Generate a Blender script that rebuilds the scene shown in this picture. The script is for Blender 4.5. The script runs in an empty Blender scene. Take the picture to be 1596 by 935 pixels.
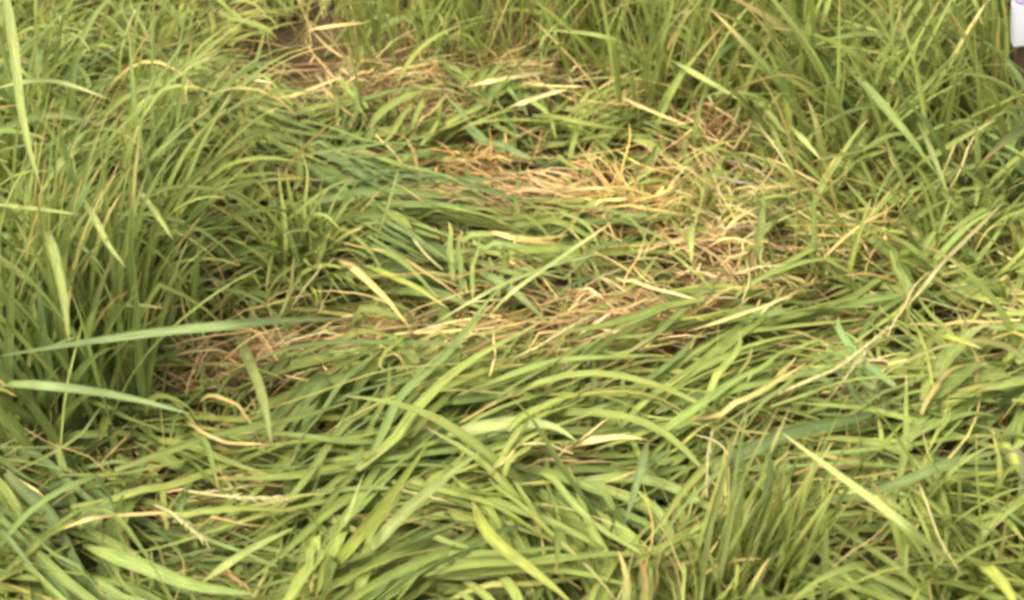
import bpy, math, random
import numpy as np

# ---------------------------------------------------------------- camera, sky, sun, exposure
SC = bpy.context.scene
COL = SC.collection
W, H = 1596.0, 935.0                       # pixel frame of the photograph
CAM_Z, PITCH, VFOV = 0.92, math.radians(37.0), math.radians(22.5)
FPX = (H / 2) / math.tan(VFOV / 2)

cam_d = bpy.data.cameras.new('camera')
cam = bpy.data.objects.new('camera', cam_d)
COL.objects.link(cam)
cam.location = (0, 0, CAM_Z)
cam.rotation_euler = (math.pi / 2 - PITCH, 0, 0)
cam_d.sensor_fit = 'HORIZONTAL'
cam_d.sensor_width = 36.0
cam_d.lens = 36.0 * FPX / W
cam_d.clip_start = 0.02
cam_d.clip_end = 500
cam_d.dof.use_dof = True
cam_d.dof.focus_distance = 1.40
cam_d.dof.aperture_fstop = 7.0
SC.camera = cam

SUN_EL, SUN_AZ = math.radians(54), math.radians(-112)      # azimuth: 0 = away from the camera, negative = to the left
world = bpy.data.worlds.new('World')
SC.world = world
world.use_nodes = True
nt = world.node_tree
for n in list(nt.nodes): nt.nodes.remove(n)
wo = nt.nodes.new('ShaderNodeOutputWorld')
bg = nt.nodes.new('ShaderNodeBackground')
sky = nt.nodes.new('ShaderNodeTexSky')
sky.sky_type = 'NISHITA'
sky.sun_disc = False
sky.sun_elevation = SUN_EL
sky.sun_rotation = SUN_AZ
sky.dust_density = 5.0
sky.air_density = 1.0
sky.ozone_density = 0.6
hs = nt.nodes.new('ShaderNodeHueSaturation')               # thin bright cloud: a paler, greyer sky
hs.inputs['Saturation'].default_value = 0.06
nt.links.new(sky.outputs[0], hs.inputs['Color'])
nt.links.new(hs.outputs[0], bg.inputs['Color'])
nt.links.new(bg.outputs[0], wo.inputs['Surface'])
bg.inputs['Strength'].default_value = 0.15

sun_d = bpy.data.lights.new('sun', 'SUN')
sun_d.energy = 1.3
sun_d.angle = math.radians(28)
sun_d.color = (1.0, 0.91, 0.70)
sun = bpy.data.objects.new('sun', sun_d)
COL.objects.link(sun)
sun.location = (-3, 3, 6)
sdir = np.array([math.sin(SUN_AZ) * math.cos(SUN_EL), math.cos(SUN_AZ) * math.cos(SUN_EL), math.sin(SUN_EL)])
from mathutils import Vector
sun.rotation_euler = Vector(sdir).to_track_quat('Z', 'Y').to_euler()

SC.view_settings.view_transform = 'Standard'
SC.view_settings.look = 'None'
SC.view_settings.exposure = 1.74
SC.view_settings.gamma = 1.0
SC.view_settings.use_curve_mapping = False
SC.render.engine = 'CYCLES'
SC.cycles.use_denoising = True
SC.cycles.filter_width = 3.3
SC.cycles.max_bounces = 6
SC.cycles.transmission_bounces = 4
SC.cycles.diffuse_bounces = 4

rng = np.random.default_rng(20240611)

# ---------------------------------------------------------------- pixel <-> ground helpers
CP, SP = math.cos(PITCH), math.sin(PITCH)
def ray(px, py):
    px = np.asarray(px, float); py = np.asarray(py, float)
    u = (px - W / 2) / FPX; v = (H / 2 - py) / FPX
    return np.stack([u, CP + v * SP, -SP + v * CP], -1)
def on_plane(px, py, z=0.0):
    d = ray(px, py)
    t = (np.asarray(z) - CAM_Z) / d[..., 2]
    return d * t[..., None] + np.array([0, 0, CAM_Z])
def project(p):
    q = np.asarray(p, float) - np.array([0, 0, CAM_Z])
    dep = q[..., 1] * CP - q[..., 2] * SP
    dep = np.maximum(dep, 0.05)
    up = q[..., 1] * SP + q[..., 2] * CP
    return np.stack([W / 2 + FPX * q[..., 0] / dep, H / 2 - FPX * up / dep], -1)

def vnoise(x, y, seed=0):                   # smooth value noise, -1..1
    xi = np.floor(x).astype(np.int64); yi = np.floor(y).astype(np.int64)
    fx = x - xi; fy = y - yi
    fx = fx * fx * (3 - 2 * fx); fy = fy * fy * (3 - 2 * fy)
    def h(a, b):
        n = (a * 374761393 + b * 668265263 + seed * 1442695041) & 0x7fffffff
        n = ((n ^ (n >> 13)) * 1274126177) & 0x7fffffff
        return ((n ^ (n >> 16)) & 0xffff) / 32767.5 - 1
    return (h(xi, yi) * (1 - fx) + h(xi + 1, yi) * fx) * (1 - fy) + (h(xi, yi + 1) * (1 - fx) + h(xi + 1, yi + 1) * fx) * fy

# bare / worn places: pixel x, y, radius x, radius y, strength, raise (m), redness
BARE = [
    (490, 95, 80, 75, 1.0, -.05, 0.12), (1150, 305, 40, 14, .9, -.015, 0), (1400, 560, 50, 16, .75, -.01, 0), (1330, 868, 80, 16, .8, -.015, 0), (770, 75, 110, 50, .95, 0.0, 0.1), (600, 75, 50, 40, .8, 0.0, .3), (640, 150, 80, 28, .75, 0, .8),
    (820, 130, 90, 28, .8, 0, .5), (740, 275, 40, 18, .95, -.01, 1.0), (690, 300, 40, 16, .8, 0, .8), (950, 292, 80, 26, 1.0, -.05, .0), (760, 553, 120, 22, .8, 0, .6),
    (850, 322, 95, 20, .85, 0, .95), (1140, 345, 60, 45, .95, .0, .1), (1130, 440, 85, 40, .95, 0, .8),
    (1100, 215, 40, 36, .8, 0, 1.0), (450, 460, 60, 32, .95, -.02, .15), (400, 570, 110, 45, .9, 0, .8),
    (320, 610, 70, 30, .8, 0, .9), (590, 535, 60, 22, .85, 0, .7), (960, 543, 150, 26, .85, 0, .6), (1340, 395, 60, 30, .6, 0, .6),
    (1390, 880, 60, 20, .7, 0, .8), (1180, 480, 90, 22, .6, 0, .5), (1560, 510, 40, 16, .45, 0, .5), (860, 905, 60, 22, .7, -.01, .4),
    (880, 725, 45, 14, .7, 0, .4), (90, 640, 40, 40, .6, 0, .6), (1510, 770, 60, 35, .6, -.01, .1), (700, 905, 60, 18, .6, 0, .5),
]
_BP = np.array([on_plane(b[0], b[1]) for b in BARE])
def bare_at(px, py):
    r = np.zeros(np.shape(px)); red = np.zeros(np.shape(px)); up = np.zeros(np.shape(px))
    for (x, y, rx, ry, s, h, rd) in BARE:
        d2 = ((px - x) / rx) ** 2 + ((py - y) / ry) ** 2
        k = s * np.exp(-(d2 ** 1.5))
        red = np.where(k > r, rd, red)
        r = np.maximum(r, k)
        up = up + h * np.exp(-d2)
    return r, red, up
def ground_z(x, y):
    z = 0.016 * vnoise(x * 4.1, y * 4.1, 3) + 0.008 * vnoise(x * 11, y * 11, 5)
    p = project(np.stack([x, y, np.zeros_like(x)], -1))
    return z + bare_at(p[..., 0], p[..., 1])[2]

# how the grass lies: pixel x, y, angle (deg, image), spread, standing share, dry share, length (m), tone (0 yellow-green .. 1 blue-green)
CPTS = np.array([
    (60, 40, 80, 45, .75, .10, .20, .15), (200, 60, 60, 60, .65, .10, .14, .15), (330, 90, 20, 60, .6, .15, .13, .15), (130, 180, -10, 50, .6, .05, .18, .45),
    (300, 180, -10, 45, .5, .12, .14, .25), (60, 260, -70, 30, .6, .05, .22, .6), (430, 30, 80, 35, .6, .3, .22, .2), (420, 200, -10, 40, .25, .3, .14, .1),
    (620, 60, 82, 18, .9, .15, .30, .25), (720, 70, 88, 16, .7, .25, .28, .3), (830, 60, 85, 16, .7, .35, .26, .3), (930, 80, 80, 18, .85, .15, .26, .2), (1020, 60, 85, 16, .95, .08, .30, .2),
    (1120, 70, 88, 22, .95, .08, .30, .2), (1240, 90, 75, 28, .95, .08, .32, .25), (1380, 80, 55, 30, .9, .12, .32, .3), (1520, 90, 60, 35, .9, .15, .30, .35),
    (560, 150, 70, 30, .7, .35, .16, .1), (650, 160, 5, 25, .1, .8, .14, .1), (800, 145, 10, 16, .1, .75, .16, .1), (940, 150, 60, 40, .5, .5, .12, .1), (1060, 150, -30, 30, .5, .2, .15, .3),
    (520, 240, 0, 40, .2, .2, .14, .45), (650, 235, 40, 25, .15, .12, .16, .4), (800, 205, -15, 35, .15, .12, .16, .5), (920, 230, 10, 14, .08, .1, .20, .35), (1020, 200, -12, 20, .15, .2, .16, .3),
    (1100, 230, 80, 30, .5, .7, .12, .1), (1190, 220, 75, 30, .75, .15, .20, .4), (1300, 210, -60, 35, .85, .12, .24, .2), (1440, 220, -62, 28, .85, .08, .26, .3), (1550, 230, 75, 25, .85, .08, .26, .3),
    (200, 300, -45, 22, .45, .05, .22, .4), (330, 300, -32, 16, .15, .1, .22, .25), (450, 300, -14, 14, .08, .12, .20, .3), (560, 320, -8, 14, .08, .10, .20, .5),
    (700, 300, -20, 25, .1, .4, .16, .35), (860, 290, -15, 25, .15, .4, .14, .4), (980, 330, 5, 30, .2, .75, .14, .05), (1075, 345, -75, 22, .5, .45, .12, .05), (1160, 350, 80, 30, .6, .4, .12, .3),
    (1260, 330, -40, 35, .6, .3, .16, .3), (1370, 290, -65, 25, .85, .12, .22, .2), (1490, 310, 70, 28, .85, .08, .22, .6), (1580, 330, 85, 20, .8, .08, .22, .5),
    (50, 400, 86, 14, .9, .06, .28, .45), (130, 430, 84, 16, .85, .06, .26, .5), (240, 400, -62, 25, .6, .08, .22, .5), (350, 380, -48, 18, .35, .12, .20, .3), (470, 380, 60, 60, .55, .06, .14, .1),
    (600, 370, -20, 14, .06, .12, .22, .6), (720, 390, -26, 10, .04, .10, .24, .55), (850, 385, -24, 10, .04, .14, .24, .5), (960, 400, -8, 12, .04, .12, .22, .35), (1060, 410, -5, 20, .15, .35, .15, .15),
    (1220, 400, 5, 40, .3, .4, .14, .35), (1350, 380, -45, 40, .5, .45, .14, .2), (1450, 400, 50, 40, .6, .2, .18, .25), (1550, 410, 80, 35, .6, .25, .16, .25),
    (60, 520, 88, 12, .95, .05, .30, .45), (170, 530, 86, 14, .85, .05, .26, .55), (290, 490, 80, 30, .5, .15, .2, .4), (420, 490, 0, 20, .1, .3, .16, .4), (600, 460, -34, 12, .06, .15, .22, .5),
    (740, 460, -20, 16, .04, .15, .22, .6), (880, 470, -8, 10, .03, .15, .22, .4), (980, 490, -10, 12, .04, .45, .2, .2), (1120, 480, 12, 22, .15, .5, .16, .15), (1300, 470, 10, 25, .2, .25, .16, .25), (1440, 480, 5, 40, .35, .2, .14, .15), (1550, 500, 0, 40, .35, .4, .13, .1),
    (50, 620, 86, 16, .8, .2, .26, .4), (190, 610, 80, 22, .7, .12, .22, .5), (340, 600, 15, 35, .2, .65, .14, .2), (480, 570, 15, 35, .12, .6, .14, .15), (620, 550, 15, 30, .1, .4, .16, .25), (760, 560, 8, 16, .05, .5, .2, .25), (880, 560, 6, 10, .03, .55, .22, .2), (1000, 560, 0, 20, .06, .45, .18, .25),
    (700, 620, 25, 22, .06, .22, .18, .35), (900, 610, 32, 14, .05, .12, .2, .45), (1080, 600, 34, 10, .04, .12, .24, .3), (1230, 580, 24, 10, .04, .15, .24, .3), (1380, 570, 10, 25, .15, .15, .2, .5), (1520, 590, -30, 45, .3, .2, .15, .3),
    (120, 710, 12, 28, .2, .15, .2, .4), (280, 700, -5, 28, .12, .2, .18, .45), (420, 700, 20, 14, .05, .15, .22, .6), (540, 680, 28, 10, .04, .1, .24, .65), (640, 680, 34, 10, .04, .1, .26, .3), (780, 670, 14, 14, .05, .1, .22, .3), (960, 670, 26, 10, .03, .15, .24, .35), (1100, 670, 24, 8, .03, .1, .26, .4), (1240, 660, 14, 8, .03, .12, .26, .35), (1380, 680, 3, 8, .04, .15, .24, .3), (1520, 700, 35, 30, .3, .15, .2, .45),
    (80, 800, -8, 18, .1, .2, .2, .45), (220, 790, -12, 20, .1, .25, .18, .4), (380, 790, 8, 18, .06, .25, .2, .35), (490, 810, 32, 10, .06, .08, .26, .3), (580, 760, 42, 8, .05, .06, .28, .15), (700, 770, 34, 10, .03, .08, .26, .2), (850, 760, 18, 12, .04, .12, .22, .25), (980, 800, -18, 16, .08, .1, .2, .5), (1110, 800, 74, 14, .5, .15, .2, .25), (1210, 770, 10, 25, .2, .1, .2, .5), (1330, 750, 4, 7, .04, .12, .26, .35), (1460, 800, 18, 25, .25, .15, .2, .45), (1570, 800, 75, 30, .5, .25, .18, .2),
    (80, 900, -20, 22, .1, .12, .22, .45), (220, 890, -14, 14, .05, .05, .24, .5), (350, 910, 0, 18, .05, .05, .24, .45), (480, 890, 36, 10, .06, .05, .26, .25), (620, 880, 22, 12, .06, .1, .24, .35), (760, 860, -30, 22, .1, .15, .22, .1), (900, 880, -35, 20, .2, .15, .2, .15), (1010, 900, 70, 35, .4, .3, .18, .2), (1110, 900, 76, 12, .75, .25, .22, .15), (1210, 890, 82, 12, .6, .15, .2, .3), (1330, 880, 2, 14, .2, .15, .2, .35), (1460, 900, -25, 35, .4, .12, .18, .05), (1570, 900, -40, 35, .5, .12, .18, .1),
], float)
def field(px, py):
    px = np.clip(px, 0, W); py = np.clip(py, 20, H)
    dx = (px[:, None] - CPTS[None, :, 0]) / 1.15
    dy = py[:, None] - CPTS[None, :, 1]
    w = 1.0 / (dx * dx + dy * dy + 500.0) ** 2.0
    w /= w.sum(1, keepdims=True)
    a = np.radians(CPTS[:, 2])
    c2 = w @ np.cos(2 * a); s2 = w @ np.sin(2 * a)
    ang = np.degrees(np.arctan2(s2, c2)) / 2
    nearest = w.argmax(1)                    # keep the sense (which end is the tip) of the nearest control point
    d = (CPTS[nearest, 2] - ang + 180) % 360 - 180
    ang = np.where(np.abs(d) > 90, ang + 180, ang)
    out = w @ CPTS[:, 3:]
    ang = np.where(np.abs(ang) < 60, ang * 1.22, ang)
    return ang, out[:, 0], out[:, 1], out[:, 2], out[:, 3], out[:, 4]

# ---------------------------------------------------------------- materials
def leaf_material(name, rough=0.6, trans=0.42, spec=0.18):
    m = bpy.data.materials.new(name)
    m.use_nodes = True
    t = m.node_tree
    for n in list(t.nodes): t.nodes.remove(n)
    o = t.nodes.new('ShaderNodeOutputMaterial')
    at = t.nodes.new('ShaderNodeAttribute'); at.attribute_name = 'leaf_colour'
    uv = t.nodes.new('ShaderNodeUVMap'); uv.uv_map = 'blade_uv'
    mp = t.nodes.new('ShaderNodeMapping'); mp.inputs['Scale'].default_value = (9.0, 1.1, 1.0)
    nz = t.nodes.new('ShaderNodeTexNoise'); nz.inputs['Scale'].default_value = 1.0; nz.inputs['Detail'].default_value = 3.0
    t.links.new(uv.outputs[0], mp.inputs[0]); t.links.new(mp.outputs[0], nz.inputs['Vector'])
    rp = t.nodes.new('ShaderNodeMapRange'); rp.inputs[1].default_value = 0.3; rp.inputs[2].default_value = 0.7
    rp.inputs[3].default_value = 0.62; rp.inputs[4].default_value = 1.36
    t.links.new(nz.outputs[0], rp.inputs[0])
    mul = t.nodes.new('ShaderNodeVectorMath'); mul.operation = 'SCALE'
    t.links.new(at.outputs['Color'], mul.inputs[0]); t.links.new(rp.outputs[0], mul.inputs['Scale'])
    m2 = t.nodes.new('ShaderNodeMapping'); m2.inputs['Scale'].default_value = (2.2, 3.1, 1.0)     # brown flecks and scorched bits
    n2 = t.nodes.new('ShaderNodeTexNoise'); n2.inputs['Scale'].default_value = 1.0; n2.inputs['Detail'].default_value = 5.0
    t.links.new(uv.outputs[0], m2.inputs[0]); t.links.new(m2.outputs[0], n2.inputs['Vector'])
    r2 = t.nodes.new('ShaderNodeMapRange'); r2.inputs[1].default_value = .58; r2.inputs[2].default_value = .72; r2.inputs[3].default_value = 0; r2.inputs[4].default_value = .6
    t.links.new(n2.outputs[0], r2.inputs[0])
    mk = t.nodes.new('ShaderNodeMix'); mk.data_type = 'RGBA'; mk.inputs[7].default_value = (.24, .16, .055, 1)
    t.links.new(r2.outputs[0], mk.inputs[0]); t.links.new(mul.outputs[0], mk.inputs[6])
    pb = t.nodes.new('ShaderNodeBsdfPrincipled')
    pb.inputs['Roughness'].default_value = rough
    pb.inputs['Specular IOR Level'].default_value = spec
    t.links.new(mk.outputs[2], pb.inputs['Base Color'])
    tr = t.nodes.new('ShaderNodeBsdfTranslucent')
    t.links.new(mk.outputs[2], tr.inputs['Color'])
    mx = t.nodes.new('ShaderNodeMixShader'); mx.inputs[0].default_value = trans
    t.links.new(pb.outputs[0], mx.inputs[1]); t.links.new(tr.outputs[0], mx.inputs[2])
    bp = t.nodes.new('ShaderNodeBump'); bp.inputs['Strength'].default_value = 0.25; bp.inputs['Distance'].default_value = 0.001
    t.links.new(nz.outputs[0], bp.inputs['Height']); t.links.new(bp.outputs[0], pb.inputs['Normal'])
    t.links.new(mx.outputs[0], o.inputs['Surface'])
    return m
M_LEAF = leaf_material('living_grass')
M_STRAW = leaf_material('dry_straw', rough=0.6, trans=0.15, spec=0.3)

def soil_material():
    m = bpy.data.materials.new('soil')
    m.use_nodes = True
    t = m.node_tree
    pb = t.nodes['Principled BSDF']; pb.inputs['Roughness'].default_value = 0.95; pb.inputs['Specular IOR Level'].default_value = 0.1
    at = t.nodes.new('ShaderNodeAttribute'); at.attribute_name = 'redness'
    tc = t.nodes.new('ShaderNodeTexCoord')
    n1 = t.nodes.new('ShaderNodeTexNoise'); n1.inputs['Scale'].default_value = 150; n1.inputs['Detail'].default_value = 10; n1.inputs['Roughness'].default_value = .7
    t.links.new(tc.outputs['Object'], n1.inputs['Vector'])
    r1 = t.nodes.new('ShaderNodeValToRGB')
    r1.color_ramp.elements[0].position = 0.3; r1.color_ramp.elements[0].color = (0.030, 0.022, 0.012, 1)
    r1.color_ramp.elements[1].position = 0.72; r1.color_ramp.elements[1].color = (0.13, 0.10, 0.045, 1)
    r2 = t.nodes.new('ShaderNodeValToRGB')
    r2.color_ramp.elements[0].position = 0.3; r2.color_ramp.elements[0].color = (0.08, 0.038, 0.016, 1)
    r2.color_ramp.elements[1].position = 0.72; r2.color_ramp.elements[1].color = (0.34, 0.185, 0.085, 1)
    t.links.new(n1.outputs[0], r1.inputs[0]); t.links.new(n1.outputs[0], r2.inputs[0])
    mx = t.nodes.new('ShaderNodeMix'); mx.data_type = 'RGBA'
    t.links.new(at.outputs['Fac'], mx.inputs[0]); t.links.new(r1.outputs[0], mx.inputs[6]); t.links.new(r2.outputs[0], mx.inputs[7])
    t.links.new(mx.outputs[2], pb.inputs['Base Color'])
    bp = t.nodes.new('ShaderNodeBump'); bp.inputs['Strength'].default_value = 0.8; bp.inputs['Distance'].default_value = 0.01
    t.links.new(n1.outputs[0], bp.inputs['Height']); t.links.new(bp.outputs[0], pb.inputs['Normal'])
    return m

# ---------------------------------------------------------------- ground sheet
def build_ground():
    fx = np.concatenate([-np.geomspace(60, 1.9, 14)[:-1], np.linspace(-1.9, 1.9, 191), np.geomspace(1.9, 60, 14)[1:]])
    fy = np.concatenate([-np.geomspace(20, 0.3, 10), np.linspace(-0.2, 4.0, 211), np.geomspace(4.0, 120, 14)[1:]])
    X, Y = np.meshgrid(fx, fy)
    x, y = X.ravel(), Y.ravel()
    fade = np.clip(1 - (np.maximum(np.abs(x), np.abs(y - 1.5)) - 3) / 5, 0, 1)
    z = ground_z(x, y) * fade
    p = project(np.stack([x, y, z], -1))
    k, red, _ = bare_at(p[:, 0], p[:, 1])
    inview = (y > 0.3) & (y < 3.5)
    redness = np.where(inview, np.clip(k * 1.3, 0, 1) * red, 0)
    nx, ny = len(fx), len(fy)
    i = np.arange(nx * ny).reshape(ny, nx)
    f = np.stack([i[:-1, :-1], i[:-1, 1:], i[1:, 1:], i[1:, :-1]], -1).reshape(-1, 4)
    me = bpy.data.meshes.new('ground')
    me.vertices.add(len(x)); me.vertices.foreach_set('co', np.stack([x, y, z], -1).astype(np.float32).ravel())
    me.loops.add(f.size); me.loops.foreach_set('vertex_index', f.astype(np.int32).ravel())
    me.polygons.add(len(f)); me.polygons.foreach_set('loop_start', np.arange(0, f.size, 4, dtype=np.int32))
    me.polygons.foreach_set('use_smooth', np.ones(len(f), bool))
    me.update(calc_edges=True)
    a = me.attributes.new('redness', 'FLOAT', 'POINT'); a.data.foreach_set('value', redness.astype(np.float32))
    me.materials.append(soil_material())
    o = bpy.data.objects.new('ground', me); COL.objects.link(o)
    o['kind'] = 'structure'
    o['label'] = 'brown soil under the trampled grass'
build_ground()

# ---------------------------------------------------------------- blades of grass
def mesh_from_lines(name, P, width, side, nrm, fold, C0, C1, material, dry_tip=0.0):
    """P (N,K,3) centre lines; width (N,K); side, nrm (N,K,3); colours (N,3) at root and tip."""
    N, K, _ = P.shape
    hw = (width / 2)[..., None]
    A = P - side * hw + nrm * (hw * fold)
    B = P
    D = P + side * hw + nrm * (hw * fold)
    V = np.stack([A, B, D], 2).reshape(-1, 3)             # N,K,3 verts
    idx = np.arange(N * K * 3).reshape(N, K, 3)
    q1 = np.stack([idx[:, :-1, 0], idx[:, :-1, 1], idx[:, 1:, 1], idx[:, 1:, 0]], -1)
    q2 = np.stack([idx[:, :-1, 1], idx[:, :-1, 2], idx[:, 1:, 2], idx[:, 1:, 1]], -1)
    F = np.stack([q1, q2], 2).reshape(-1, 4)
    s = np.linspace(0, 1, K)[None, :, None]
    if np.ndim(dry_tip) == 0: dry_tip = np.full(N, dry_tip)
    t = np.clip((s - (1 - dry_tip[:, None, None])) / np.maximum(dry_tip[:, None, None], 1e-3), 0, 1)
    base = C0[:, None, :] * (1 + 0.0 * s)
    root = np.clip(1 - s * 5, 0, 1) * 0.5
    pale = np.array([0.24, 0.22, 0.08])
    base = base * (1 - root) + pale * root
    CC = base * (1 - t) + C1[:, None, :] * t
    CC = np.repeat(CC[:, :, None, :], 3, 2)
    CC[:, :, 1, :] *= 1.28                                   # the paler midrib
    CC = np.concatenate([CC.reshape(-1, 3), np.ones((N * K * 3, 1))], 1)
    uu = np.broadcast_to(np.array([0, .5, 1.])[None, None, :], (N, K, 3))
    ph = rng.random(N)[:, None, None] * 50
    vv = np.broadcast_to((s[..., 0] * 6)[:, :, None], (N, K, 3)) + ph
    UV = np.stack([uu + ph, vv], -1).reshape(-1, 2)
    me = bpy.data.meshes.new(name)
    me.vertices.add(len(V)); me.vertices.foreach_set('co', V.astype(np.float32).ravel())
    me.loops.add(F.size); me.loops.foreach_set('vertex_index', F.astype(np.int32).ravel())
    me.polygons.add(len(F)); me.polygons.foreach_set('loop_start', np.arange(0, F.size, 4, dtype=np.int32))
    me.polygons.foreach_set('use_smooth', np.ones(len(F), bool))
    me.update(calc_edges=True)
    a = me.attributes.new('leaf_colour', 'FLOAT_COLOR', 'POINT'); a.data.foreach_set('color', CC.astype(np.float32).ravel())
    u = me.uv_layers.new(name='blade_uv'); u.data.foreach_set('uv', UV[F.ravel()].astype(np.float32).ravel())
    me.materials.append(material)
    return me

def frames(P, roll):
    T = np.gradient(P, axis=1)
    T /= np.linalg.norm(T, axis=2, keepdims=True) + 1e-9
    up = np.broadcast_to(np.array([0, 0, 1.0]), T.shape)
    S = np.cross(T, up)
    L = np.linalg.norm(S, axis=2, keepdims=True)
    S = np.where(L > 0.05, S / np.maximum(L, 1e-6), np.array([1.0, 0, 0]))
    Nn = np.cross(S, T)
    r = roll[..., None]
    return np.cos(r) * S + np.sin(r) * Nn, np.cos(r) * Nn - np.sin(r) * S

def lines(root, az, e0, e1, L, swing, K, floor, power=1.3, kink=None):
    N = len(az)
    s = np.linspace(0, 1, K)
    sm = (s[1:] + s[:-1]) / 2
    el = e0[:, None] + (e1 - e0)[:, None] * sm[None] ** power
    if kink is not None:                                     # a broken blade folds over sharply
        ks, kb = kink
        el = el + kb[:, None] * (sm[None] > ks[:, None])
    a = az[:, None] + swing[:, None] * sm[None] + 0.12 * np.sin(sm[None] * 9 + rng.random(N)[:, None] * 6.3)
    st = (L / (K - 1))[:, None]
    d = np.stack([np.cos(el) * np.cos(a) * st, np.cos(el) * np.sin(a) * st, np.sin(el) * st], -1)
    P = np.concatenate([np.zeros((N, 1, 3)), np.cumsum(d, 1)], 1) + root[:, None, :]
    g = ground_z(P[..., 0], P[..., 1]) + floor[:, None] * np.clip(s * 4, 0, 1)[None]
    lo = P[..., 2] - g
    P[..., 2] = g + np.where(lo > 0.01, lo, 0.01 * np.exp(np.clip((lo - 0.01) / 0.01, -8, 0)))
    return P

def profile(w, K, blunt=3.0):
    s = np.linspace(0, 1, K)[None]
    return w[:, None] * (0.55 + 0.45 * np.clip(s * 4, 0, 1)) * (1 - s ** blunt) ** 0.9 + 0.0004

GREEN_Y = np.array([0.224, 0.252, 0.056])
GREEN_M = np.array([0.160, 0.202, 0.051])
GREEN_B = np.array([0.116, 0.164, 0.052])
TAN = np.array([0.42, 0.295, 0.110])
CREAM = np.array([0.37, 0.32, 0.13])
OCHRE = np.array([0.33, 0.22, 0.06])
RUST = np.array([0.26, 0.13, 0.05])
def green(tone, n):
    t = np.clip(tone + rng.normal(0, .22, n), 0, 1)[:, None]
    c = np.where(t < .5, GREEN_Y * (1 - t * 2) + GREEN_M * t * 2, GREEN_M * (2 - t * 2) + GREEN_B * (t * 2 - 1))
    return c * np.exp(rng.normal(0.0, .13, n))[:, None]
def straw(n, red=0.25):
    k = rng.random(n)[:, None]
    c = np.where(k < red * .5, RUST, np.where(k < red, OCHRE, np.where(k < .8, TAN, CREAM)))
    return c * np.exp(rng.normal(0, .18, n))[:, None]

def fineness(p):                                           # the grass is finer on the mound at upper left
    return 1 - .28 * np.clip(1.5 - np.hypot((p[:, 0] - 200) / 300, (p[:, 1] - 110) / 170), 0, 1)
def ground_dir(px, py, ang):                              # image angle -> azimuth on the ground
    a = np.radians(ang)
    p0 = on_plane(px, py); p1 = on_plane(px + 8 * np.cos(a), py - 8 * np.sin(a))
    d = p1 - p0
    return np.arctan2(d[..., 1], d[..., 0])

def scatter(n, x0, x1, y0, y1):
    return np.stack([rng.uniform(x0, x1, n), rng.uniform(y0, y1, n)], -1)

parts_lie, parts_stand, parts_straw = [], [], []
def emit(bucket, **k): bucket.append(k)
def blade_set(root, az, e0, e1, L, w, tone, dry, swing, floor, K, rollsd, fold=0.35, power=1.3, tipdry=0.16, red=0.25, kinkp=0.0, blunt=3.0, barerej=0.0):
    n = len(az)
    ks = rng.uniform(.35, .8, n); kb = np.where(rng.random(n) < kinkp, -rng.uniform(.5, 1.5, n), 0)
    P = lines(root, az, e0, e1, L, swing, K, floor, power, (ks, kb))
    roll = rng.normal(0, rollsd, n)[:, None] + rng.normal(0, .5, n)[:, None] * np.linspace(0, 1, K)[None]
    S, Nn = frames(P, roll)
    isdry = rng.random(n) < dry
    half = np.where(K > 8, rng.uniform(.2, 1.0, n), 1.0)[:, None] if red < .2 else 1.0      # many dying blades are still half green
    C = np.where(isdry[:, None], straw(n, red) * half + GREEN_Y * 1.1 * (1 - half), green(tone, n))
    tip = straw(n, .1)
    dt = np.where(rng.random(n) < tipdry, rng.uniform(.05, .5, n), 0.02)
    g = P.copy(); g[..., 2] = 0
    q = project(g)
    over = bare_at(q[..., 0], q[..., 1])[0] if K > 8 and barerej > 0 else np.zeros((n, K))
    ok = rng.random(n) > np.maximum(np.clip(over.mean(1) * barerej - .1, 0, .97), np.where(over.max(1) > .84, .86, 0))
    qb = project(P); ok &= ~((qb[..., 0] > 1574) & (qb[..., 1] < 112) & (P[..., 1] < BOARD_Y + .03)).any(1)   # trodden down in front of the board
    D_ = dict(P=P, W=profile(np.where(isdry, np.minimum(w * .6, .0048), w), K, blunt), S=S, N=Nn, C=C, T=tip, D=dt)
    D_ = {k_: v_[ok] for k_, v_ in D_.items()}
    D_['fold'] = fold; D_['ok'] = ok
    return D_
def build(sets, name, material):
    P = np.concatenate([s['P'] for s in sets]); Wd = np.concatenate([s['W'] for s in sets])
    S = np.concatenate([s['S'] for s in sets]); Nn = np.concatenate([s['N'] for s in sets])
    C = np.concatenate([s['C'] for s in sets]); T = np.concatenate([s['T'] for s in sets]); D = np.concatenate([s['D'] for s in sets])
    me = mesh_from_lines(name, P, Wd, S, Nn, sets[0]['fold'], C, T, material, D)
    o = bpy.data.objects.new(name, me); COL.objects.link(o)
    return o

BOARD_Y = on_plane(1640, 150)[1]
AREA = (-1.35, 1.35, 0.42, 3.3)
def area_points(n): return scatter(n, *AREA)

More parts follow.
